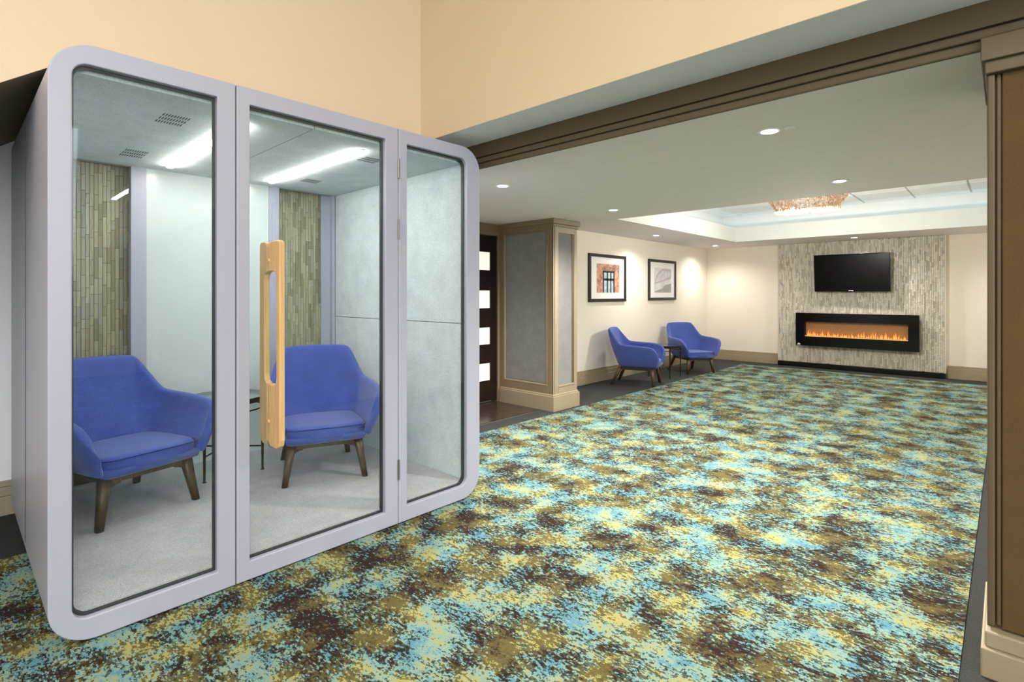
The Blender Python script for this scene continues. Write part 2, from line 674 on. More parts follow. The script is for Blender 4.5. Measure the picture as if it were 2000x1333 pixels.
# ------------------------------------------------------------------ setting: walls
struct(box('wall_left', 'cream_wallpaper', WX - 0.12, WX, 4.98, YB + 0.1, 0, 2.9), 'cream wallpapered wall behind the two armchairs')
struct(box('wall_back', 'cream_wallpaper', WX, XR + 0.12, YB, YB + 0.12, 0, 2.9), 'cream wallpapered end wall of the lounge')
struct(box('wall_right', 'cream_wallpaper', XR, XR + 0.12, 2.95, YB, 0, 2.9))
struct(box('wall_alcove', 'grey_wallpaper', BX - 0.12, BX, -3.5, 2.36, 0, 2.5), 'pale grey wallpapered wall behind the booth')
struct(box('wall_door', 'taupe_paint', -4.62, -4.5, 2.36, 3.60, 0, 2.3))
struct(box('wall_door_header', 'taupe_paint', -4.62, -4.5, 3.60, 4.98, 2.02, 2.3))
struct(box('wall_alcove_end', 'grey_wallpaper', BX, -2.836, -1.06, -1.0, 0, 1.34))
# tan bulkhead wall over the booth, its lower edge sloping down at the left end, and the fascia over the opening
TX = -2.83
TY = 2.14
ZS = 2.301
bulk = [(-1.0, 1.28), (0.394, ZS), (TY + 0.1, ZS), (TY + 0.1, 4.0), (-3.6, 4.0), (-3.6, 0.0), (-1.0, 0.0)]
o = slab('wall_bulkhead', 'tan_wallpaper', bulk, TX - 0.006, TX, None)
struct(o, 'tan wallpapered wall above the booth')
struct(box('wall_fascia', 'tan_wallpaper', TX, 5.5, TY, TY + 0.12, ZS, 4.0), 'tan wallpapered fascia above the wide opening')
# soffits
struct(box('ceiling_soffit', 'soffit_grey', BX - 0.1, 5.5, TY + 0.003, YO + 0.3, ZS - 0.001, ZS))
struct(box('ceiling_alcove', 'soffit_taupe', BX - 0.1, TX - 0.006, 0.394, TY + 0.12, ZS, ZS + 0.08))
v = [(BX - 0.1, -1.0, 1.28), (TX - 0.006, -1.0, 1.28), (TX - 0.006, 0.394, ZS), (BX - 0.1, 0.394, ZS)]
v += [(a, b_, c + 0.1) for a, b_, c in v]
o = link('ceiling_slope', v, [(0, 3, 2, 1), (4, 5, 6, 7), (0, 1, 5, 4), (1, 2, 6, 5), (2, 3, 7, 6), (3, 0, 4, 7)], 'soffit_taupe')
fix_normals(o)
struct(o, 'dark taupe sloping soffit beside the booth')
# lobby shell around the camera
struct(box('ceiling_lobby', 'ceiling_white', TX - 0.1, 5.6, -5.6, TY + 0.12, 4.0, 4.1))
struct(box('wall_lobby_rear', 'tan_wallpaper', -4.4, 5.6, -5.7, -5.6, 0, 4.0))
lw = MB()
lw.box(5.5, 5.62, -5.6, -4.7, 0, 4.0).box(5.5, 5.62, 1.5, 2.5, 0, 4.0)
lw.box(5.5, 5.62, -4.7, 1.5, 0, 0.6).box(5.5, 5.62, -4.7, 1.5, 3.9, 4.0)
struct(lw.build('wall_lobby_window', 'tan_wallpaper'))

# lounge ceilings
struct(box('ceiling', 'ceiling_white', -4.5, XR, YO + 0.028, 5.12, ZC, ZC + 0.12), 'flat pale ceiling with recessed lights')
TXL, TYF, TXR, TYN = -3.455, 9.38, 0.25, 5.12
ZL = 2.451
ZU = 2.712
SB = 0.35
c = MB()
c.box(WX, TXL, 5.12, YB, ZF, ZL).box(TXL, TXR, TYF, YB, ZF, ZL).box(TXR, XR, 5.12, YB, ZF, ZL).box(TXL, TXR, 5.06, TYN, ZC + 0.1, ZL)
tr = struct(c.build('ceiling_tray', 'ceiling_white'), 'dropped ceiling border around the lit tray')
# inner lip faces, painted brighter white
lip = MB()
lip.box(TXL, TXL + 0.012, TYN, TYF, ZF - 0.002, ZL + 0.002).box(TXL, TXR, TYF - 0.012, TYF, ZF - 0.002, ZL + 0.002)
lip.box(TXR - 0.012, TXR, TYN, TYF, ZF - 0.002, ZL + 0.002)
lip.build('tray_lip', 'tray_white', tr)
uw = MB()
uw.box(TXL - SB - 0.05, TXL - SB, TYN - 0.1, TYF + SB, ZL, ZU + 0.05).box(TXL - SB, TXR + SB, TYF + SB, TYF + SB + 0.05, ZL, ZU + 0.05)
uw.box(TXR + SB, TXR + SB + 0.05, TYN - 0.1, TYF + SB, ZL, ZU + 0.05).box(TXL - SB, TXR + SB, TYN - 0.15, TYN - 0.1, ZC + 0.12, ZU + 0.05)
uw.build('tray_wall', 'tray_white', tr)
box('tray_deck', 'grid_white', TXL - SB, TXR + SB, TYN - 0.1, TYF + SB, ZU + 0.012, ZU + 0.05, tr)
t_me = None
nx = 7
dx = 0.62
gx0 = -1.60 - 4 * dx
for i in range(8):
    for j in range(8):
        x0 = gx0 + i * dx
        y0 = TYF + SB - 0.28 - j * 0.62
        x1 = min(x0 + dx, TXR + SB)
        y1 = y0 + 0.62 if j else TYF + SB
        y0 = max(y0, TYN - 0.1)
        if y1 - y0 < 0.06:
            continue
        x0 = max(x0, TXL - SB)
        if x1 - x0 < 0.06:
            continue
        box('ceiling_panel', 'acoustic_tile', x0 + 0.012, x1 - 0.012, y0 + 0.012 - (0.0 if j else 0), y1 - 0.012, ZU - 0.004, ZU + 0.012, tr)
# cove LED strips lying on the ledge
cv = empty('cove_light', (TXL - 0.2, TYF + 0.2, ZL))
tag(cv, 'cool white light strips on the ledge of the ceiling tray', 'light')
for (x0, x1, y0, y1) in ((TXL - 0.26, TXL - 0.23, TYN, TYF + 0.2), (TXL - 0.2, TXR + 0.2, TYF + 0.23, TYF + 0.26), (TXR + 0.23, TXR + 0.26, TYN, TYF + 0.2)):
    s = box('light_strip', 'cove_led', x0 - cv.location.x, x1 - cv.location.x, y0 - cv.location.y, y1 - cv.location.y, 0.001, 0.02, cv)

# beam over the opening: fascia boards with stepped mouldings
bm_ = empty('trim_1')
struct(bm_, 'dark taupe stepped beam across the top of the opening')
X0, X1 = -4.4, 5.5
box('board', 'dark_taupe_paint', X0, X1, YO + 0.02, YO + 0.16, ZC + 0.12, ZS, bm_)
box('upper_board', 'dark_taupe_paint', X0, X1, YO, YO + 0.03, 2.213, ZS, bm_, 0.003)
box('middle_moulding', 'dark_taupe_paint', X0, X1, YO + 0.004, YO + 0.03, 2.176, 2.208, bm_, 0.006)
box('lower_moulding', 'dark_taupe_paint', X0, X1, YO + 0.010, YO + 0.03, ZC - 0.002, 2.172, bm_, 0.006)

# pilaster at the right end of the opening, running on as a panelled wall
pw = empty('wall_pilaster', (0, YO, 0))
struct(pw, 'taupe panelled pilaster with brown fabric panel at the right edge')
PX = -0.050


def pbox(name, mat, x0, x1, y0, y1, z0, z1, bev=0.0, par=pw):
    lx, ly = par.location.x, par.location.y
    return MB().box(x0 - lx, x1 - lx, y0 - ly, y1 - ly, z0, z1).build(name, mat, par, bev)


pbox('jamb', 'dark_taupe_paint', PX, 5.5, YO + 0.04, 2.95, 0, ZC - 0.003)
pbox('stile', 'dark_taupe_paint', PX, -0.030, YO + 0.012, YO + 0.06, 0.17, 2.05, 0.005)
pbox('inner_stile', 'dark_taupe_paint', -0.027, -0.014, YO + 0.026, YO + 0.06, 0.17, 2.05, 0.004)
pbox('fabric_panel', 'panel_brown', -0.012, 1.10, YO + 0.022, YO + 0.045, 0.165, 2.05, 0.003)
pbox('stile', 'dark_taupe_paint', 1.12, 1.20, YO + 0.012, YO + 0.06, 0.17, 2.05, 0.005)
pbox('capital', 'dark_taupe_paint', PX - 0.016, 5.5, YO - 0.018, 2.98, 2.092, ZC + 0.03, 0.003)
pbox('capital_moulding', 'dark_taupe_paint', PX - 0.006, 5.5, YO - 0.004, 2.96, 2.05, 2.094, 0.004)
pbox('base', 'base_paint', PX - 0.016, 5.5, YO - 0.018, 2.97, 0, 0.10, 0.005)
pbox('base_cap', 'base_paint', PX - 0.006, 5.5, YO - 0.004, 2.96, 0.10, 0.155, 0.006)

# column between door and armchairs
cl = empty('wall_column', (-4.08, 4.80, 0))
struct(cl, 'taupe column with inset grey fabric panels beside the dark door')
CX, CY0, CY1 = -3.665, 4.585, 5.025


def cbox(name, mat, x0, x1, y0, y1, z0, z1, bev=0.0):
    return pbox(name, mat, x0, x1, y0, y1, z0, z1, bev, cl)


cbox('body', 'taupe_paint', -4.5, CX - 0.012, CY0 + 0.012, CY1 - 0.012, 0, ZC)
# near face (towards the camera): rails, stiles, fabric
cbox('fabric_panel', 'panel_fabric', -4.40, -3.765, CY0 + 0.006, CY0 + 0.02, 0.30, 2.0)
cbox('stile', 'taupe_paint', -4.5, -4.42, CY0 - 0.002, CY0 + 0.02, 0.17, 2.10, 0.004)
cbox('stile', 'taupe_paint', -3.755, CX, CY0 - 0.002, CY0 + 0.02, 0.17, 2.10, 0.004)
cbox('rail', 'taupe_paint', -4.42, -3.755, CY0, CY0 + 0.02, 0.17, 0.275, 0.004)
cbox('rail', 'taupe_paint', -4.42, -3.755, CY0, CY0 + 0.02, 2.02, 2.10, 0.004)
cbox('bead', 'base_paint', -4.42, -3.755, CY0 - 0.006, CY0 + 0.02, 0.272, 0.292, 0.004)
cbox('bead', 'base_paint', -4.422, -4.402, CY0 - 0.006, CY0 + 0.02, 0.29, 2.02, 0.004)
cbox('bead', 'taupe_paint', -3.772, -3.752, CY0 - 0.006, CY0 + 0.02, 0.29, 2.02, 0.004)
# side face (towards the room)
cbox('fabric_panel', 'panel_fabric', CX - 0.014, CX - 0.006, CY0 + 0.09, CY1 - 0.09, 0.28, 1.98)
cbox('stile', 'base_paint', CX - 0.014, CX + 0.002, CY0 - 0.002, CY0 + 0.02, 0.17, 2.08, 0.003)
cbox('stile', 'base_paint', CX - 0.014, CX + 0.002, CY0 + 0.028, CY0 + 0.09, 0.17, 2.06, 0.003)
cbox('stile', 'base_paint', CX - 0.014, CX + 0.002, CY1 - 0.055, CY1, 0.17, 2.04, 0.003)
cbox('bead', 'dark_taupe_paint', CX - 0.014, CX - 0.001, CY1 - 0.095, CY1 - 0.055, 0.26, 2.0, 0.003)
cbox('rail', 'base_paint', CX - 0.014, CX + 0.002, CY0 + 0.08, CY1 - 0.05, 0.17, 0.255, 0.003)
cbox('bead', 'base_paint', CX - 0.014, CX + 0.006, CY0 + 0.08, CY1 - 0.06, 0.255, 0.278, 0.004)
cbox('rail', 'base_paint', CX - 0.014, CX + 0.001, CY0 + 0.028, CY1, 1.99, 2.06, 0.003)
cbox('capital', 'taupe_paint', -4.5, CX + 0.028, CY0 - 0.03, CY1 + 0.03, 2.085, ZC, 0.005)
cbox('capital_moulding', 'taupe_paint', -4.5, CX + 0.012, CY0 - 0.012, CY1 + 0.012, 2.055, 2.087, 0.006)
cbox('base', 'base_paint', -4.48, CX + 0.026, CY0 - 0.026, CY1 + 0.02, 0.0, 0.165, 0.003)
cbox('base_cap', 'base_paint', -4.48, CX + 0.012, CY0 - 0.012, CY1 + 0.01, 0.163, 0.185, 0.006)

# baseboards


def baseboard(name, axis, at, a0, a1, sgn, h=0.2):
    e = empty(name)
    struct(e, 'tan stepped baseboard')
    for nm, th, z0, z1 in (('lower_board', 0.032, 0, h * 0.56), ('upper_board', 0.022, h * 0.56, h * 0.82), ('cap', 0.011, h * 0.82, h)):
        p0, p1 = at, at + sgn * th
        if axis == 'x':
            box(nm, 'base_paint', p0, p1, a0, a1, z0, z1, e, 0.004)
        else:
            box(nm, 'base_paint', a0, a1, p0, p1, z0, z1, e, 0.004)
    return e


baseboard('baseboard_left', 'x', WX, 5.05, YB, 1)
baseboard('baseboard_back', 'y', YB, WX + 0.024, -3.095, -1)
baseboard('baseboard_back_right', 'y', YB, -0.672, XR, -1)
baseboard('baseboard_alcove', 'x', BX, -3.4, 2.3, 1)

# ------------------------------------------------------------------ door with four frosted lights
dr = empty('door_1', (-4.5, 4.10, 0))
struct(dr, 'dark espresso door with four horizontal lit frosted panes')


def dbox(name, mat, x0, x1, y0, y1, z0, z1, par, bev=0.0):
    return MB().box(x0 + 4.5, x1 + 4.5, y0 - 4.10, y1 - 4.10, z0, z1).build(name, mat, par, bev)


DY0, DY1 = 3.66, 4.545
rows = [(0.280, 0.475), (0.707, 0.903), (1.135, 1.343), (1.575, 1.822)]
rows = [(0.275, 0.480), (0.705, 0.905), (1.135, 1.343), (1.585, 1.800)]
dbox('stile', 'espresso', -4.545, -4.505, 4.435, DY1, 0.02, 2.0, dr, 0.003)
dbox('stile', 'espresso', -4.545, -4.505, DY0, 3.78, 0.02, 2.0, dr, 0.003)
zs = [0.02] + [z for r in rows for z in r] + [2.0]
for k in range(0, len(zs), 2):
    dbox('rail', 'espresso', -4.545, -4.505, 3.78, 4.435, zs[k], zs[k + 1], dr, 0.003)
for z0, z1 in rows:
    dbox('pane', 'door_light', -4.53, -4.518, 3.78, 4.435, z0, z1, dr)
for z in (0.22, 1.05, 1.83):
    dbox('hinge', 'steel', -4.51, -4.498, 4.543, 4.562, z, z + 0.12, dr, 0.002)
dbox('casing', 'taupe_paint', -4.56, -4.49, 3.58, 3.655, 0, 2.06, dr, 0.004)
dbox('casing', 'taupe_paint', -4.56, -4.49, 3.58, 4.60, 2.005, 2.14, dr, 0.004)
dbox('casing', 'taupe_paint', -4.56, -4.492, 4.548, 4.60, 0, 2.02, dr)
dbox('door_sweep', 'steel', -4.507, -4.498, DY0, DY1 - 0.1, 0.022, 0.034, dr)

# ------------------------------------------------------------------ fireplace tile wall
TLX0, TLX1 = -3.075, -0.69
YT = 10.45
tw = empty('wall_tile', (0, YT, 0))
struct(tw, 'grey beige mosaic tile feature wall behind the television')
MB().box(TLX0, TLX1, 0.012, YB - YT, 0.085, ZF).build('backing', 'grout', tw)


def mosaic(name, u0, u1, v0, v1, place, w=0.022, gap=0.0022, d=0.012, rnd=None, lens=(0.05, 0.075, 0.10, 0.15)):
    """strips in columns; place(u, v, depth) gives a point"""
    R = random.Random(rnd)
    V, F = [], []
    n_col = int(round((u1 - u0) / w))
    ww = (u1 - u0) / n_col
    for i in range(n_col):
        a0 = u0 + i * ww + gap / 2
        a1 = u0 + (i + 1) * ww - gap / 2
        z = v0 - R.random() * 0.1
        while z < v1:
            l = R.choice(lens)
            z0, z1 = max(z, v0), min(z + l, v1)
            z += l
            if z1 - z0 < 0.01:
                continue
            dd = d + R.uniform(-0.003, 0.003)
            n = len(V)
            for (a, z_) in ((a0, z0 + gap / 2), (a1, z0 + gap / 2), (a1, z1 - gap / 2), (a0, z1 - gap / 2)):
                V.append(place(a, z_, 0.0))
            for (a, z_) in ((a0, z0 + gap / 2), (a1, z0 + gap / 2), (a1, z1 - gap / 2), (a0, z1 - gap / 2)):
                V.append(place(a, z_, dd))
            for q in ((4, 5, 6, 7), (0, 1, 5, 4), (1, 2, 6, 5), (2, 3, 7, 6), (3, 0, 4, 7)):
                F.append(tuple(n + k for k in q))
    return V, F


V, F = mosaic('mosaic', TLX0 + 0.012, TLX1 - 0.012, 0.087, ZF - 0.002, lambda a, z, d: (a, 0.0125 - d, z), rnd=3)
mo = link('mosaic', V, F, 'mosaic_stuff', tw)
mo['kind'] = 'stuff'
MB().box(TLX0 - 0.002, TLX0 + 0.010, -0.006, YB - YT, 0.085, ZF).build('edge_strip', 'edge_trim', tw)
MB().box(TLX1 - 0.010, TLX1 + 0.002, -0.006, YB - YT, 0.085, ZF).build('edge_strip', 'edge_trim', tw)
for k in range(4):
    w4 = (TLX1 - TLX0) / 4
    MB().box(TLX0 + k * w4 + 0.001, TLX0 + (k + 1) * w4 - 0.001, -0.03, YB - YT, 0.0, 0.083).build('plinth_stone', 'black_stone', tw, 0.002)

# wall-hung fireplace
fp = empty('fireplace', (-1.873, YT - 0.002, 0.395))
tag(fp, 'long black wall-hung electric fireplace with orange flames on the tile wall', 'fireplace')
FW, FH, FD = 1.756, 0.575, 0.11
ox0, ox1, oz0, oz1 = -0.735, 0.735, 0.165, 0.425
fr = [(-FW / 2, 0), (FW / 2, 0), (FW / 2, FH), (-FW / 2, FH)]
g = MB()
g.box(-FW / 2, FW / 2, -FD, -FD + 0.02, 0, oz0).box(-FW / 2, FW / 2, -FD, -FD + 0.02, oz1, FH)
g.box(-FW / 2, ox0, -FD, -FD + 0.02, oz0, oz1).box(ox1, FW / 2, -FD, -FD + 0.02, oz0, oz1)
g.build('front_frame', 'black_gloss', fp)
g = MB()
g.box(-FW / 2 + 0.03, FW / 2 - 0.03, -FD + 0.02, 0, 0.03, oz0).box(-FW / 2 + 0.03, FW / 2 - 0.03, -FD + 0.02, 0, oz1, FH - 0.03)
g.box(-FW / 2 + 0.03, ox0, -FD + 0.02, 0, oz0, oz1).box(ox1, FW / 2 - 0.03, -FD + 0.02, 0, oz0, oz1)
g.build('housing', 'black_screen', fp)
MB().box(ox0, ox1, -0.012, -0.002, oz0, oz1).build('firebox_back', 'fire_back', fp)
MB().box(ox0, ox1, -FD + 0.006, -FD + 0.010, oz0, oz1).build('glass', 'fire_glass', fp)
MB().box(ox0, ox1, -0.08, -0.02, oz0 + 0.001, oz0 + 0.012).build('ember_bed', 'flame', fp)
R = random.Random(5)
fl_me = None
for k in range(46):
    x = ox0 + 0.02 + (ox1 - ox0 - 0.04) * (k + R.uniform(-0.3, 0.3) + 0.5) / 46
    if fl_me is None:
        m = MB().lathe((0, 0, 0), [(0.006, 0), (0.015, 0.18), (0.013, 0.38), (0.008, 0.65), (0.003, 0.88), (0.0005, 1.0)], 8)
        f_ = m.build('flame', 'flame', fp, smooth=True)
        fl_me = f_.data
    else:
        f_ = bpy.data.objects.new('flame', fl_me)
        COL.objects.link(f_)
        f_.parent = fp
    s = R.choice((0.03, 0.05, 0.05, 0.07, 0.09, 0.12))
    f_.location = (x, -0.05 + R.uniform(-0.015, 0.015), oz0 + 0.01)
    f_.scale = (R.uniform(0.6, 1.1), 0.7, s)
    f_.rotation_euler = (0, R.uniform(-0.15, 0.15), 0)
v = [(-0.855, -FD - 0.001, 0.022), (-0.800, -FD - 0.001, 0.022), (-0.824, -FD - 0.001, 0.046), (-0.836, -FD - 0.001, 0.040)]
v += [(a, b_ + 0.001, c_) for a, b_, c_ in v]
link('logo', v, [(0, 1, 2, 3), (7, 6, 5, 4), (0, 4, 5, 1), (1, 5, 6, 2), (2, 6, 7, 3), (3, 7, 4, 0)], 'logo_white', fp)
MB().box(-0.855, -0.80, -FD - 0.001, -FD, 0.012, 0.017).build('logo_bar', 'logo_white', fp)

# television on a bracket
tv = empty('television', (-1.905, YT - 0.005, 1.345))
tag(tv, 'flat black television tilted down on the tile wall above the fireplace', 'television')
tilt = math.radians(5)
tvp = []
TWd, TH = 1.09, 0.63
sc_ = MB().box(-TWd / 2 + 0.018, TWd / 2 - 0.018, -0.003, 0.0, 0.032, TH - 0.018).build('screen', 'black_screen', tv)
bz = MB()
bz.box(-TWd / 2, TWd / 2, -0.006, 0.035, 0, 0.032).box(-TWd / 2, TWd / 2, -0.006, 0.035, TH - 0.018, TH)
bz.box(-TWd / 2, -TWd / 2 + 0.018, -0.006, 0.035, 0.032, TH - 0.018).box(TWd / 2 - 0.018, TWd / 2, -0.006, 0.035, 0.032, TH - 0.018)
bz_ = bz.build('bezel', 'black_gloss', tv, 0.003)
bk = MB().box(-TWd / 2 + 0.01, TWd / 2 - 0.01, 0.0, 0.035, 0.01, TH - 0.01).build('back_cover', 'black_screen', tv)
lg = MB().box(-0.035, 0.035, -0.0075, -0.006, 0.011, 0.020).build('logo', 'logo_white', tv)
for o in (sc_, bz_, bk, lg):
    o.location = (0, -0.115, 0.0)
    o.rotation_euler = (tilt, 0, math.radians(-1.0))
MB().box(-0.2, 0.2, -0.095, -0.0, 0.25, 0.42).build('wall_bracket', 'black_screen', tv)

# ------------------------------------------------------------------ framed prints on the left wall


def picture(y0, y1, z0, z1, label, kind):
    e = empty('framed_print', (WX + 0.001, (y0 + y1) / 2, z0))
    tag(e, label, 'picture', 'framed prints on the cream wall')
    W, H, fw = y1 - y0, z1 - z0, 0.045
    g = MB()
    g.box(0, 0.03, -W / 2, W / 2, 0, fw).box(0, 0.03, -W / 2, W / 2, H - fw, H)
    g.box(0, 0.03, -W / 2, -W / 2 + fw, fw, H - fw).box(0, 0.03, W / 2 - fw, W / 2, fw, H - fw)
    g.build('frame', 'black_frame', e, 0.003)
    MB().box(0.0, 0.012, -W / 2 + fw, W / 2 - fw, fw, H - fw).build('mat_board', 'mat_white', e)
    pr = []

    def quad(pts, mat, lift):
        pr.append((pts, mat, lift))

    def rect(a0, a1, b0, b1, mat, lift):
        quad([(a0, b0), (a1, b0), (a1, b1), (a0, b1)], mat, lift)
    y_a, y_b = -W / 2 + 0.24 * W * 0.85, W / 2 - 0.18 * W
    z_a, z_b = 0.19 * H, 0.80 * H
    w, h = y_b - y_a, z_b - z_a
    P = lambda s, t: (y_a + s * w, z_a + t * h)
    if kind == 0:
        rect(y_a, y_b, z_a, z_b, 'print_brick', 0)
        quad([P(.28, 0), P(.75, 0), P(.75, .76), P(.28, .76)], 'print_sky', 1)
        quad([P(.24, .72), P(.78, .72), P(.84, .9), P(.2, .9)], 'print_thatch', 2)
        for s0, s1, t0, t1 in ((.26, .31, 0, .76), (.72, .77, 0, .76), (.26, .77, .70, .76), (.28, .75, .42, .50), (.42, .48, 0, .74), (.58, .63, 0, .74)):
            quad([P(s0, t0), P(s1, t0), P(s1, t1), P(s0, t1)], 'print_dark', 3)
        Rn = random.Random(2)
        for k in range(16):
            s, t = Rn.choice(((.05, .2), (.95, .6), (.9, .75), (.1, .35))) if k < 8 else (Rn.uniform(.5, .95), Rn.uniform(.5, .95))
            a = Rn.uniform(-1, 2.2)
            ln = Rn.uniform(.1, .28)
            s2, t2 = min(1, max(0, s + ln * math.cos(a))), min(1, max(0, t + ln * math.sin(a)))
            quad([P(s, t), P(min(1, s + .02), t), P(s2, t2), P(max(0, s2 - .012), t2)], 'print_thatch' if k % 2 else 'print_dark', 4)
    else:
        rect(y_a, y_b, z_a, z_b, 'print_pale', 0)
        quad([P(0, .35), P(.15, .75), P(.45, .97), P(1, .95), P(1, .58), P(.5, .45), P(.05, .34)], 'print_lilac', 1)
        quad([P(.08, .42), P(.22, .70), P(.5, .90), P(.95, .86), P(.9, .66), P(.5, .52)], 'print_pale', 2)
        quad([P(0, .33), P(1, .58), P(1, .62), P(0, .37)], 'print_lilac', 3)
        quad([P(.3, .5), P(.66, .97), P(.70, .97), P(.36, .5)], 'print_lilac', 3)
        quad([P(0, 0), P(1, 0), P(1, .38), P(.6, .30), P(.45, .16), P(.2, .10), P(0, .03)], 'print_grey', 4)
    V, F, FM, names = [], [], [], []
    for pts, mat, lift in pr:
        n = len(V)
        V += [(0.0135 + 0.0004 * lift, a, b_) for a, b_ in pts]
        F.append(tuple(range(n, n + len(pts))))
        if mat not in names:
            names.append(mat)
        FM.append(names.index(mat))
    p_ = link('art_print', V, F, None, e, mats=names, fm=FM)
    return e


picture(6.37, 7.385, 1.187, 1.90, 'black framed print of a window in a brick wall, nearer the column', 0)
picture(8.122, 9.125, 1.196, 1.90, 'black framed pale grey print, nearer the fireplace', 1)

# ------------------------------------------------------------------ recessed downlights


def downlight(x, y, z, label, power, spot=150, blend=0.9):
    e = empty('downlight', (x, y, z))
    tag(e, label, 'downlight', 'recessed ceiling lights')
    MB().lathe((0, 0, -0.004), [(0.040, 0.0), (0.058, 0.0), (0.060, 0.004), (0.040, 0.004)], 24).build('trim_ring', 'tray_white', e)
    MB().lathe((0, 0, -0.0065), [(0.002, 0.0), (0.040, 0.001), (0.040, 0.003)], 20).build('lens', 'lamp_lens', e)
    l = bpy.data.lights.new('downlight_bulb', 'SPOT')
    l.energy = power
    l.color = (1.0, 0.94, 0.88)
    l.spot_size = math.radians(spot)
    l.spot_blend = blend
    l.shadow_soft_size = 0.04
    o = bpy.data.objects.new('downlight_bulb', l)
    COL.objects.link(o)
    o.parent = e
    o.location = (0, 0, -0.02)
    return e


downlight(-2.85, 2.94, ZC, 'recessed downlight in the ceiling next to the booth', 245)
downlight(-2.86, 4.53, ZC, 'recessed downlight in the ceiling in front of the column', 245)
downlight(-0.892, 2.89, ZC, 'largest recessed downlight, nearest the beam on the right', 245)
downlight(-0.906, 4.52, ZC, 'recessed downlight at the edge of the ceiling tray, near the chandelier', 245)
downlight(-3.96, 7.49, ZF, 'recessed downlight in the ceiling border between the two prints', 75)
downlight(-3.986, 9.825, ZF, 'recessed downlight in the far corner of the ceiling border', 75)
downlight(-1.79, 9.95, ZF, 'recessed downlight right above the television', 95)
# two unseen extra lamps behind the pilaster, added to brighten the lounge
downlight(0.52, 7.49, ZF, 'unseen downlight added to light the lounge, right ceiling border beside the tray', 75)
downlight(0.52, 9.825, ZF, 'unseen downlight added to light the lounge, right far corner of the ceiling border', 75)
# smoke detector-like small ring beside the nearest lamp
sd = MB().lathe((-0.80, 2.90, ZC - 0.008), [(0.018, 0.0), (0.024, 0.004), (0.024, 0.008)], 16).build('sprinkler_cap', 'soffit_grey')
tag(sd, 'small round sprinkler cap beside the nearest ceiling light', 'sprinkler')

# ------------------------------------------------------------------ crystal chandelier
ch = empty('chandelier', (-1.815, 7.3, 2.33))
tag(ch, 'flush crystal chandelier glittering in the ceiling tray', 'chandelier')
MB().box(-0.40, 0.40, -0.2, 0.2, 0.345, 0.376).build('canopy', 'steel', ch, 0.01)
V, F = [], []
Rc = random.Random(11)
oct_f = ((0, 2, 4), (2, 1, 4), (1, 3, 4), (3, 0, 4), (2, 0, 5), (1, 2, 5), (3, 1, 5), (0, 3, 5))
for i in range(2600):
    zl = 0.012 + 0.33 * Rc.random()
    k = min(1.0, 0.76 + 0.24 * (zl / 0.16))
    t = Rc.uniform(0, 2 * PI)
    rr = Rc.uniform(0.93, 1.0)
    e_ = 0.6
    cx_ = 0.43 * k * rr * math.copysign(abs(math.cos(t)) ** e_, math.cos(t))
    cy_ = 0.24 * k * rr * math.copysign(abs(math.sin(t)) ** e_, math.sin(t))
    r = Rc.uniform(0.008, 0.013)
    n = len(V)
    q = Rc.uniform(0, PI)
    for (dx_, dy_, dz_) in ((1, 0, 0), (-1, 0, 0), (0, 1, 0), (0, -1, 0), (0, 0, 1.5), (0, 0, -1.5)):
        V.append((cx_ + r * (dx_ * math.cos(q) - dy_ * math.sin(q)), cy_ + r * (dx_ * math.sin(q) + dy_ * math.cos(q)), zl + r * dz_))
    F += [tuple(n + i_ for i_ in f) for f in oct_f]
for i in range(1100):
    t = Rc.uniform(0, 2 * PI)
    rr = math.sqrt(Rc.random())
    cx_, cy_ = 0.36 * rr * math.copysign(abs(math.cos(t)) ** 0.7, math.cos(t)), 0.195 * rr * math.copysign(abs(math.sin(t)) ** 0.7, math.sin(t))
    r = Rc.uniform(0.009, 0.014)
    n = len(V)
    for (dx_, dy_, dz_) in ((1, 0, 0), (-1, 0, 0), (0, 1, 0), (0, -1, 0), (0, 0, 1.6), (0, 0, -1.6)):
        V.append((cx_ + r * dx_, cy_ + r * dy_, 0.014 + r * dz_ + Rc.uniform(-.006, .006)))
    F += [tuple(n + i_ for i_ in f) for f in oct_f]
cl_ = bpy.data.lights.new('chandelier_bulbs', 'POINT')
cl_.energy = 115
cl_.color = (1.0, 0.93, 0.85)
cl_.shadow_soft_size = 0.12
clo = bpy.data.objects.new('chandelier_bulbs', cl_)
COL.objects.link(clo)
clo.parent = ch
clo.location = (0, 0, -0.45)
cr = link('crystals', V, F, 'crystal', ch)
cr['kind'] = 'stuff'

# ------------------------------------------------------------------ the booth
BF = -2.493                    # front plane
BB = -4.23                     # back of the shell
Y0, Y1, Z0, Z1 = 0.245, 2.358, 0.012, 2.230
bt = empty('meeting_booth', (BF, (Y0 + Y1) / 2, 0.006))
tag(bt, 'lavender grey glass-fronted meeting booth with rounded corners and wooden door handle', 'booth')
OX, OY, OZ = bt.location


def bo(o):
    """booth parts are written in world coordinates, then parented"""
    o.parent = bt
    o.matrix_parent_inverse = Matrix.Translation(-Vector((OX, OY, OZ)))
    return o


def bbox_(name, mat, x0, x1, y0, y1, z0, z1, bev=0.0):
    return bo(box(name, mat, x0, x1, y0, y1, z0, z1, None, bev))


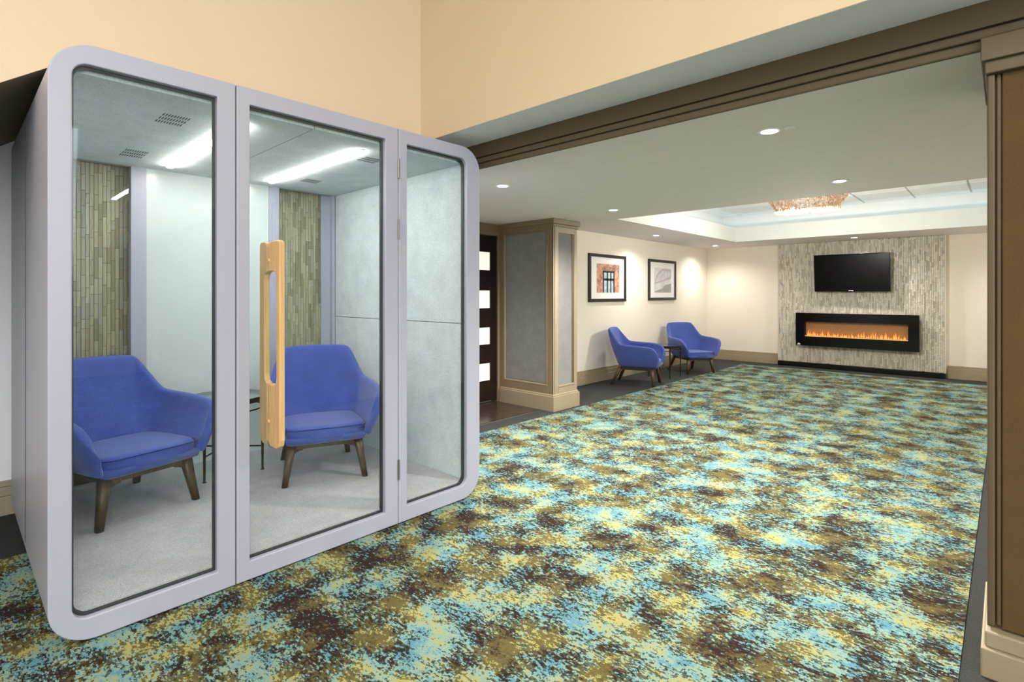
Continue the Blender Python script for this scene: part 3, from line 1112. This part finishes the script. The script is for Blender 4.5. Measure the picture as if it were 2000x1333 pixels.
# outer shell: rounded-rectangle tube, rounded again towards the back
RC = 0.145
loops = []
xs_ = [(BF - 0.05, 0.0)]
RB = 0.20
xs_.append((BB + RB, 0.0))
for i in range(1, 9):
    a = 0.5 * PI * i / 8
    xs_.append((BB + RB - RB * math.sin(a), RB - RB * math.cos(a)))
V, F = [], []
nn = None
for x, ins in xs_:
    lp = rrect(Y0 + ins, Y1 - ins, Z0 + min(ins, 0.05), Z1 - min(ins, 0.06), [max(RC - ins, 0.03)] * 4, 10)
    nn = len(lp)
    V += [(x, p[0], p[1]) for p in lp]
IY0, IY1, IZ0, IZ1 = 0.298, 2.26, 0.11, 2.135   # inner room of the booth
# inner return (lining behind the felt)
lp = rrect(IY0 + 0.10, IY1 - 0.10, IZ0 + 0.004, IZ1 - 0.004, [0.03] * 4, 10)
k = len(xs_)
for i in range(k - 1):
    for j in range(nn):
        j2 = (j + 1) % nn
        F.append((i * nn + j, i * nn + j2, (i + 1) * nn + j2, (i + 1) * nn + j))
sh = bo(link('shell', V, F, 'booth_paint', smooth=True))
fix_normals(sh)
# thin seam band where the side panel meets the rounded back
band = MB()
sb = bo(MB().box(-3.262, -3.256, Y0 - 0.0015, Y0 + 0.004, 0.17, 2.07).build('side_seam', 'gasket'))
# interior linings
F_T = 0.012
for (z0, z1) in ((IZ0, 1.108), (1.112, IZ1)):
    bbox_('felt_panel', 'booth_felt', -4.174, BF - 0.06, IY1, IY1 + 0.03, z0, z1, 0.003)
    bbox_('felt_panel', 'booth_felt', -4.174, BF - 0.06, IY0 - 0.03, IY0, z0, z1, 0.003)
bbox_('ceiling_panel', 'booth_felt', -4.174, BF - 0.06, IY0 - 0.02, 1.268, IZ1, IZ1 + 0.03, 0.003)
bbox_('ceiling_panel', 'booth_felt', -4.174, BF - 0.06, 1.272, IY1 + 0.02, IZ1, IZ1 + 0.03, 0.003)
bbox_('booth_floor', 'booth_carpet', -4.174, BF - 0.045, IY0 - 0.005, IY1 + 0.03, 0.085, IZ0)
bbox_('plinth', 'gasket', -4.1, BF - 0.06, Y0 + 0.12, Y1 - 0.12, 0.0, 0.05)
# back: posts, glass, white board
for (y0, y1) in ((0.818, 0.883), (1.722, 1.780)):
    bbox_('back_post', 'booth_paint', -4.215, -4.160, y0, y1, IZ0 - 0.03, IZ1 + 0.02, 0.003)
bbox_('white_board', 'back_board', -4.20, -4.172, 0.884, 1.721, IZ0, IZ1)
bbox_('board_edge', 'booth_paint', -4.172, -4.164, 0.883, 0.905, IZ0, IZ1)
bbox_('board_edge', 'booth_paint', -4.172, -4.164, 1.700, 1.722, IZ0, IZ1)
bbox_('back_glass', 'booth_glass', -4.200, -4.192, 0.30, 0.818, IZ0, IZ1)
bbox_('back_glass', 'booth_glass', -4.200, -4.192, 1.78, 2.245, IZ0, IZ1)
for y in (0.330, 2.243):
    bbox_('back_edge', 'booth_paint', -4.21, -4.168, y - 0.012, y + 0.012, IZ0, IZ1, 0.003)
bbox_('back_rail', 'booth_paint', -4.225, -4.175, Y0 + 0.10, Y1 - 0.10, Z0 + 0.02, IZ0)
bbox_('back_rail', 'booth_paint', -4.225, -4.175, Y0 + 0.10, Y1 - 0.10, IZ1, Z1 - 0.02)

GZ0, GZ1 = 0.096, 2.155
XF0, XF1 = BF - 0.055, BF


def front_panel(name, y0, y1, gy0, gy1, rs_out, rs_in):
    fr_ = ring_frame(name, 'booth_paint', rrect(y0, y1, Z0 + (0.0), Z1, rs_out, 10), rrect(gy0, gy1, GZ0, GZ1, rs_in, 10), XF0, XF1, None, 0.004)
    bo(fr_)
    gk = ring_frame('gasket', 'gasket', rrect(gy0 - 0.002, gy1 + 0.002, GZ0 - 0.002, GZ1 + 0.002, rs_in, 10),
                    rrect(gy0 + 0.007, gy1 - 0.007, GZ0 + 0.007, GZ1 - 0.007, rs_in, 10), XF0 + 0.006, XF0 + 0.028, None, 0)
    gk.parent = fr_
    gl = slab('glass', 'booth_glass', rrect(gy0 - 0.001, gy1 + 0.001, GZ0 - 0.001, GZ1 + 0.001, rs_in, 10), XF0 + 0.030, XF0 + 0.040, None)
    gl.parent = fr_
    return fr_


s_ = 0.002
front_panel('side_window_frame', Y0, 0.8735, 0.313, 0.800, [RC, s_, s_, RC], [0.05, 0.004, 0.004, 0.05])
door = front_panel('door', 0.878, 1.7295, 0.934, 1.647, [s_] * 4, [0.004] * 4)
front_panel('side_window_frame', 1.7335, Y1, 1.790, 2.247, [s_, RC, RC, s_], [0.004, 0.05, 0.05, 0.004])
# dark seam strips between the panels, behind the faces
bbox_('seam_seal', 'gasket', XF0, BF - 0.012, 0.872, 0.880, Z0 + 0.01, Z1 - 0.01)
bbox_('seam_seal', 'gasket', XF0, BF - 0.012, 1.728, 1.735, Z0 + 0.01, Z1 - 0.01)
# hinges
for z in (0.315, 1.665, 2.005):
    h_ = MB().tube((BF + 0.002, 1.7315, z - 0.055), (BF + 0.002, 1.7315, z + 0.055), 0.0065, seg=12).build('hinge', 'steel', door, smooth=False)


# wooden handle: one board inside and one outside, each cut out to form a grip
def handle_board(name, xa, xb, bar_w, yc, z0, z1, slot0, slot1, th, taper):
    """board in the XZ plane; xa next to the glass, xb the free edge"""
    sg = 1 if xb > xa else -1
    w = abs(xb - xa)
    r = 0.02
    x_in = w - bar_w
    o_pts = [(0, z0 + taper), (0, slot0), (x_in - .03, slot0), (x_in - .008, slot0 + .012), (x_in, slot0 + .04),
             (x_in, slot1 - .04), (x_in - .008, slot1 - .012), (x_in - .03, slot1), (0, slot1), (0, z1 - 0.03), (0.008, z1 - 0.008), (0.03, z1),
             (w - r, z1), (w - r * .3, z1 - r * .3), (w, z1 - r), (w, z0 + r + 0.022), (w - r * .4, z0 + r * .7), (w - r - .016, z0), (0.02, z0)]
    bm = bmesh.new()
    ov = [bm.verts.new((xa + sg * a, yc, z)) for a, z in o_pts]
    eds = [bm.edges.new((ov[i], ov[(i + 1) % len(ov)])) for i in range(len(ov))]
    bmesh.ops.triangle_fill(bm, use_beauty=True, use_dissolve=False, edges=eds)
    bmesh.ops.recalc_face_normals(bm, faces=bm.faces)
    ret = bmesh.ops.extrude_face_region(bm, geom=list(bm.faces))
    vs = [e for e in ret['geom'] if isinstance(e, bmesh.types.BMVert)]
    bmesh.ops.translate(bm, verts=vs, vec=(0, th, 0))
    bmesh.ops.recalc_face_normals(bm, faces=bm.faces)
    me = bpy.data.meshes.new(name)
    bm.to_mesh(me)
    bm.free()
    me.materials.append(MATS['beech'])
    o = bpy.data.objects.new(name, me)
    COL.objects.link(o)
    o.parent = door
    m = o.modifiers.new('bevel', 'BEVEL')
    m.width = 0.005
    m.segments = 3
    m.limit_method = 'ANGLE'
    m.angle_limit = math.radians(40)
    return o


GX = XF0 + 0.040
handle_board('outer_handle', GX + 0.001, -2.384, 0.034, 1.020, 0.597, 1.545, 0.885, 1.405, 0.026, 0.02)
handle_board('inner_handle', XF0 + 0.029, -2.604, 0.052, 1.020, 0.597, 1.545, 0.885, 1.405, 0.026, 0.02)
for z in (0.71, 1.455):
    MB().tube((GX + 0.012, 1.014, z), (GX + 0.012, 1.022, z), 0.009, seg=14).build('handle_peg', 'beech', door)

# light strips in the booth ceiling
for yc in (0.99, 1.64):
    bbox_('light_strip', 'led_white', -3.98, -2.72, yc - 0.017, yc + 0.017, IZ1 - 0.015, IZ1 - 0.004, 0.003)
    bbox_('light_channel', 'booth_paint', -3.99, -2.71, yc - 0.014, yc + 0.014, IZ1 - 0.004, IZ1 + 0.002)
# slotted vents: rows of short dark slots
for (xa, xb, ya, yb) in ((-3.0, -2.81, 0.685, 0.80), (-3.88, -3.66, 0.705, 0.82), (-2.95, -2.82, 1.742, 1.86), (-3.80, -3.68, 1.78, 1.90)):
    g = MB()
    for i in range(3):
        for j in range(10):
            x0 = xa + (xb - xa) * i / 3
            y0 = ya + (yb - ya) * j / 10
            g.box(x0, x0 + (xb - xa) / 3 * 0.62, y0, y0 + (yb - ya) / 10 * 0.36, IZ1 - 0.0012, IZ1 + 0.004)
    bo(g.build('vent_slots', 'vent_dark'))['kind'] = 'stuff'

# ------------------------------------------------------------------ tile panel on the wall behind the booth
at_ = empty('wall_tile_alcove', (BX, 0, 0))
struct(at_, 'olive beige mosaic strip tile wall seen through the booth glass')
MB().box(0, 0.036, 0.42, 2.21, 0.0, ZS - 0.002).build('backing', 'grout', at_)
MB().box(0, 0.055, 2.20, 2.212, 0.0, ZS - 0.002).build('edge_strip', 'edge_trim', at_)
MB().box(0, 0.03, 2.212, 2.36, 0.0, ZS - 0.002).build('end_panel', 'taupe_paint', at_)
PLN = lambda a, z, d: (0.037 + d, a, z)
LN = (0.06, 0.10, 0.14, 0.20)
for (u0, u1, v0, v1, sd_) in ((0.42, 0.535, 0.2, ZS - 0.004, 21), (0.535, 0.865, 0.2, 0.80, 22), (0.535, 0.865, 2.24, ZS - 0.004, 26), (0.865, 1.70, 0.2, ZS - 0.004, 23), (1.70, 2.198, 0.2, ZS - 0.004, 24)):
    V, F = mosaic('mosaic', u0, u1, v0, v1, PLN, rnd=sd_, lens=LN)
    q = link('mosaic', V, F, 'mosaic_booth_stuff', at_)
    q['kind'] = 'stuff'
# the strips visible one by one through the left pane
Rt = random.Random(31)
strip_me = {}
ncol = 15
cw = 0.33 / ncol
for i in range(ncol):
    z = 0.80 - 0.0
    first = True
    while z < 2.24 - 0.005:
        l = Rt.choice(LN)
        if first:
            l = Rt.choice((0.06, 0.10, 0.14))
            first = False
        if z + l > 2.24:
            l = min(LN, key=lambda q: abs(q - (2.24 - z)))
        if l not in strip_me:
            o = MB().box(0, 0.011, 0.0012, cw - 0.0012, 0.0012, l - 0.0012).build('tile_strip', 'mosaic_strip', at_)
            strip_me[l] = o.data
        else:
            o = bpy.data.objects.new('tile_strip', strip_me[l])
            COL.objects.link(o)
            o.parent = at_
        o.location = (0.037 + Rt.uniform(-0.003, 0.002), 0.535 + i * cw, z)
        z += l

# ------------------------------------------------------------------ armchairs


def catmull(P, n):
    out = []
    Q = [P[0]] + P + [P[-1]]
    for i in range(1, len(Q) - 2):
        p0, p1, p2, p3 = Q[i - 1], Q[i], Q[i + 1], Q[i + 2]
        for k in range(n):
            t = k / n
            out.append(0.5 * ((2 * p1) + (-p0 + p2) * t + (2 * p0 - 5 * p1 + 4 * p2 - p3) * t * t + (-p0 + 3 * p1 - 3 * p2 + p3) * t ** 3))
    out.append(P[-1])
    return out


ST = [  # bottom point, top point (half, arm front to middle of the back)
    ((0.304, 0.238, 0.288), (0.322, 0.264, 0.388)),
    ((0.298, 0.245, 0.286), (0.325, 0.294, 0.446)),
    ((0.280, 0.250, 0.284), (0.314, 0.320, 0.502)),
    ((0.245, 0.254, 0.282), (0.280, 0.340, 0.545)),
    ((0.180, 0.256, 0.280), (0.215, 0.348, 0.566)),
    ((0.080, 0.257, 0.278), (0.090, 0.348, 0.577)),
    ((-0.030, 0.256, 0.276), (-0.040, 0.340, 0.582)),
    ((-0.110, 0.252, 0.275), (-0.140, 0.325, 0.589)),
    ((-0.150, 0.243, 0.274), (-0.188, 0.310, 0.598)),
    ((-0.180, 0.228, 0.274), (-0.226, 0.292, 0.632)),
    ((-0.198, 0.205, 0.274), (-0.300, 0.262, 0.722)),
    ((-0.208, 0.180, 0.274), (-0.352, 0.238, 0.786)),
    ((-0.214, 0.155, 0.274), (-0.372, 0.212, 0.806)),
    ((-0.222, 0.090, 0.274), (-0.388, 0.120, 0.814)),
    ((-0.226, 0.000, 0.274), (-0.394, 0.000, 0.816)),
]


def make_chair():
    e = empty('armchair')
    sts = [(Vector(a), Vector(b_)) for a, b_ in ST]
    full = sts + [(Vector((a.x, -a.y, a.z)), Vector((b_.x, -b_.y, b_.z))) for a, b_ in reversed(sts[:-1])]
    B = catmull([s[0] for s in full], 2)
    T = catmull([s[1] for s in full], 2)
    rows_ = 7
    n = len(B)
    V, F = [], []
    nrm = []
    for i in range(n):
        t = (B[min(i + 1, n - 1)] - B[max(i - 1, 0)])
        t.z = 0
        t.normalize()
        nrm.append(Vector((t.y, -t.x, 0)))      # outwards? fixed below
    for i in range(n):
        c_ = Vector((-0.0, 0, 0))
        o_ = nrm[i]
        mid = (B[i] + T[i]) * 0.5
        if o_.dot(Vector((mid.x - 0.12, mid.y, 0))) < 0:
            o_ = -o_
        for r in range(rows_ + 1):
            f = r / rows_
            p = B[i].lerp(T[i], f)
            p = p + o_ * (0.018 * min(1.0, ((T[i].z - B[i].z) / 0.28)) ** 2 * math.sin(PI * f))
            V.append(p)
    for i in range(n - 1):
        for r in range(rows_):
            a = i * (rows_ + 1) + r
            b_ = (i + 1) * (rows_ + 1) + r
            F.append((a, b_, b_ + 1, a + 1))
    sh_ = link('shell', V, F, 'chair_blue', e, smooth=True)
    fix_normals(sh_)
    sm = sh_.modifiers.new('thickness', 'SOLIDIFY')
    sm.thickness = 0.05
    sm.offset = 0.0
    ss = sh_.modifiers.new('subdivision', 'SUBSURF')
    ss.levels = ss.render_levels = 2
    # underside pan joining the shell walls
    # cushion
    pl = [(0.325, 0.235), (0.20, 0.248), (0.0, 0.245), (-0.14, 0.235), (-0.20, 0.19)]
    loop = [(x, y) for x, y in pl] + [(x, -y) for x, y in reversed(pl)]
    cu = MB()
    lev = [(0.284, 0.94, 0.000), (0.294, 1.0, 0.0), (0.318, 1.015, 0.004), (0.340, 1.01, 0.002), (0.352, 0.985, 0.0), (0.360, 0.90, -0.004)]
    m_ = len(loop)
    for z, s, xo in lev:
        for (x, y) in loop:
            dip = -0.010 * (x - 0.06) / 0.26 if z < 0.33 else 0.006 * (x - 0.06) / 0.26
            cu.v.append((0.06 + (x - 0.06) * s + xo, y * s, z + dip))
    for k_ in range(len(lev) - 1):
        for i in range(m_):
            j = (i + 1) % m_
            cu.f.append((k_ * m_ + i, k_ * m_ + j, (k_ + 1) * m_ + j, (k_ + 1) * m_ + i))
    for base in (0, (len(lev) - 1) * m_):
        h2 = len(pl)
        for i in range(h2 - 1):
            q = (base + i, base + i + 1, base + m_ - 2 - i, base + m_ - 1 - i)
            cu.f.append(q)
    cs_ = cu.build('seat_cushion', 'chair_blue', e, smooth=True)
    fix_normals(cs_)
    ss = cs_.modifiers.new('subdivision', 'SUBSURF')
    ss.levels = ss.render_levels = 2
    pi_ = MB()
    zp = 0.344
    pp = [Vector((0.06 + (x - 0.06) * 1.005, y * 1.005, zp + 0.006 * (x - 0.06) / 0.26)) for x, y in [(-0.10, 0.243), (0.0, 0.245), (0.20, 0.246), (0.285, 0.238), (0.312, 0.215), (0.322, 0.15)]]
    pp = catmull(pp + [Vector((p.x, -p.y, p.z)) for p in reversed(pp)], 3)
    for a_, b_ in zip(pp[:-1], pp[1:]):
        pi_.tube(a_, b_, 0.0032, seg=6, caps=False)
    pi_.build('piping', 'chair_seam', cs_, smooth=True)
    pn = MB()
    pn.v = []
    for z, s in ((0.248, 0.86), (0.262, 0.98), (0.30, 1.03)):
        for (x, y) in loop:
            pn.v.append((0.05 + (x - 0.05) * s * 0.95, y * s * 1.0, z))
    for k_ in range(2):
        for i in range(m_):
            j = (i + 1) % m_
            pn.f.append((k_ * m_ + i, k_ * m_ + j, (k_ + 1) * m_ + j, (k_ + 1) * m_ + i))
    for base in (0, 2 * m_):
        for i in range(len(pl) - 1):
            pn.f.append((base + i, base + i + 1, base + m_ - 2 - i, base + m_ - 1 - i))
    po = pn.build('seat_pan', 'chair_blue', e, smooth=True)
    fix_normals(po)
    # wooden base
    ra = MB()

    def bar(p, q, wx, h):
        p, q = Vector(p), Vector(q)
        d = (q - p).normalized()
        s = d.cross(Vector((0, 0, 1))).normalized() * wx
        n = len(ra.v)
        for c_ in (p, q):
            for a, b_ in ((-1, -1), (1, -1), (1, 1), (-1, 1)):
                ra.v.append(tuple(c_ + s * a + Vector((0, 0, h * b_))))
        for f in ((0, 1, 2, 3), (7, 6, 5, 4), (0, 4, 5, 1), (1, 5, 6, 2), (2, 6, 7, 3), (3, 7, 4, 0)):
            ra.f.append(tuple(n + i for i in f))
    for s in (-1, 1):
        bar((0.235, s * 0.195, 0.236), (-0.215, s * 0.175, 0.236), 0.016, 0.018)
    bar((0.235, -0.20, 0.236), (0.235, 0.20, 0.236), 0.016, 0.018)
    bar((-0.215, -0.18, 0.236), (-0.215, 0.18, 0.236), 0.016, 0.018)
    # curved corner blocks
    for s in (-1, 1):
        for k_ in range(4):
            t0, t1 = k_ / 4, (k_ + 1) / 4
            z0_ = 0.222 - 0.035 * (1 - t0) ** 2
            bar((0.236, s * (0.205 - 0.07 * t0), z0_), (0.236, s * (0.205 - 0.07 * t1), 0.222 - 0.035 * (1 - t1) ** 2), 0.014, 0.012)
    rb = ra.build('base_frame', 'walnut', e, 0.003)
    fix_normals(rb)
    for (fx, fy, tx, ty) in ((0.268, 0.242, 0.232, 0.200), (0.268, -0.242, 0.232, -0.200), (-0.335, 0.225, -0.215, 0.180), (-0.335, -0.225, -0.215, -0.180)):
        lg_ = MB()
        secs = [((fx, fy, 0.0), 0.018, 0.019), ((fx * 0.45 + tx * 0.55, fy * 0.45 + ty * 0.55, 0.14), 0.024, 0.024), ((tx, ty, 0.258), 0.031, 0.030)]
        for (c_, a, b_) in secs:
            ns = 12
            for i in range(ns):
                t = 2 * PI * i / ns
                ex = 0.6
                lg_.v.append((c_[0] + b_ * math.copysign(abs(math.cos(t)) ** ex, math.cos(t)), c_[1] + a * math.copysign(abs(math.sin(t)) ** ex, math.sin(t)), c_[2]))
        for k_ in range(2):
            for i in range(12):
                j = (i + 1) % 12
                lg_.f.append((k_ * 12 + i, k_ * 12 + j, (k_ + 1) * 12 + j, (k_ + 1) * 12 + i))
        lg_.f.append(tuple(reversed(range(12))))
        lg_.f.append(tuple(24 + i for i in range(12)))
        lg_.build('leg', 'walnut', e, smooth=True)
    return e


def copy_tree(o, parent=None):
    c_ = o.copy()
    COL.objects.link(c_)
    c_.parent = parent
    for chd in o.children:
        copy_tree(chd, c_)
    return c_


chair0 = make_chair()
CH = [  # mid of the two front feet, facing, floor height, label
    (((-3.376, 0.754), (0.968, 0.253), IZ0), 'blue fabric armchair in the booth, behind the left pane'),
    (((-3.157, 1.646), (0.933, -0.358), IZ0), 'blue fabric armchair in the booth, behind the door pane with the wooden handle'),
    (((-3.66, 6.945), (0.95, 0.31), 0.0), 'blue armchair seen from its side, near the column'),
    (((-3.640, 8.39), (0.84, -0.54), 0.0), 'blue armchair in the lounge facing the camera, near the fireplace wall'),
]
for i, ((fm, fc, z), lab) in enumerate(CH):
    c_ = chair0 if i == 0 else copy_tree(chair0)
    d = Vector(fc).normalized()
    c_.location = (fm[0] - 0.268 * d.x, fm[1] - 0.268 * d.y, z + 0.0005)
    c_.rotation_euler = (0, 0, math.atan2(d.y, d.x))
    tag(c_, lab, 'chair', 'blue armchairs')

# ------------------------------------------------------------------ round side tables


def make_table():
    e = empty('side_table')
    Rr = 0.25
    MB().lathe((0, 0, 0.490), [(0.244, 0.0), (0.246, 0.003), (0.246, 0.007), (0.244, 0.010)], 48).build('glass_top', 'table_glass', e)
    hb = MB()
    seg = 56
    for z, r in ((0.468, Rr), (0.500, Rr), (0.500, Rr - 0.005), (0.468, Rr - 0.005)):
        for i in range(seg):
            a = 2 * PI * i / seg
            hb.v.append((r * math.cos(a), r * math.sin(a), z))
    for k_ in range(4):
        for i in range(seg):
            j = (i + 1) % seg
            k2 = (k_ + 1) % 4
            hb.f.append((k_ * seg + i, k_ * seg + j, k2 * seg + j, k2 * seg + i))
    fix_normals(hb.build('rim_band', 'dark_metal', e))
    MB().ring((0, 0, 0.418), Rr - 0.014, 0.005).build('lower_ring', 'dark_metal', e, smooth=True)
    pts = []
    for k_ in range(4):
        a = PI / 4 + k_ * PI / 2
        ca, sa = math.cos(a), math.sin(a)
        pts.append((ca, sa))
        MB().tube(((Rr + 0.002) * ca, (Rr + 0.002) * sa, 0.0), ((Rr + 0.002) * ca, (Rr + 0.002) * sa, 0.495), 0.007, 0.0125, 10).build('leg', 'dark_metal', e, smooth=False)
        MB().lathe(((Rr + 0.002) * ca, (Rr + 0.002) * sa, 0.0), [(0.012, 0), (0.012, 0.004), (0.007, 0.008)], 12).build('foot', 'dark_metal', e)
    cx_ = MB()
    cx_.tube((Rr * pts[0][0], Rr * pts[0][1], 0.16), (Rr * pts[2][0], Rr * pts[2][1], 0.16), 0.0055, seg=8)
    cx_.tube((Rr * pts[1][0], Rr * pts[1][1], 0.16), (Rr * pts[3][0], Rr * pts[3][1], 0.16), 0.0055, seg=8)
    cx_.build('stretcher', 'dark_metal', e)
    return e


t0 = make_table()
t0.location = (-3.872, 1.288, IZ0 + 0.0005)
tag(t0, 'round glass side table between the two booth armchairs', 'table', 'round side tables')
t1 = copy_tree(t0)
t1.location = (-3.955, 7.76, 0.0005)
tag(t1, 'round glass side table between the two lounge armchairs', 'table', 'round side tables')
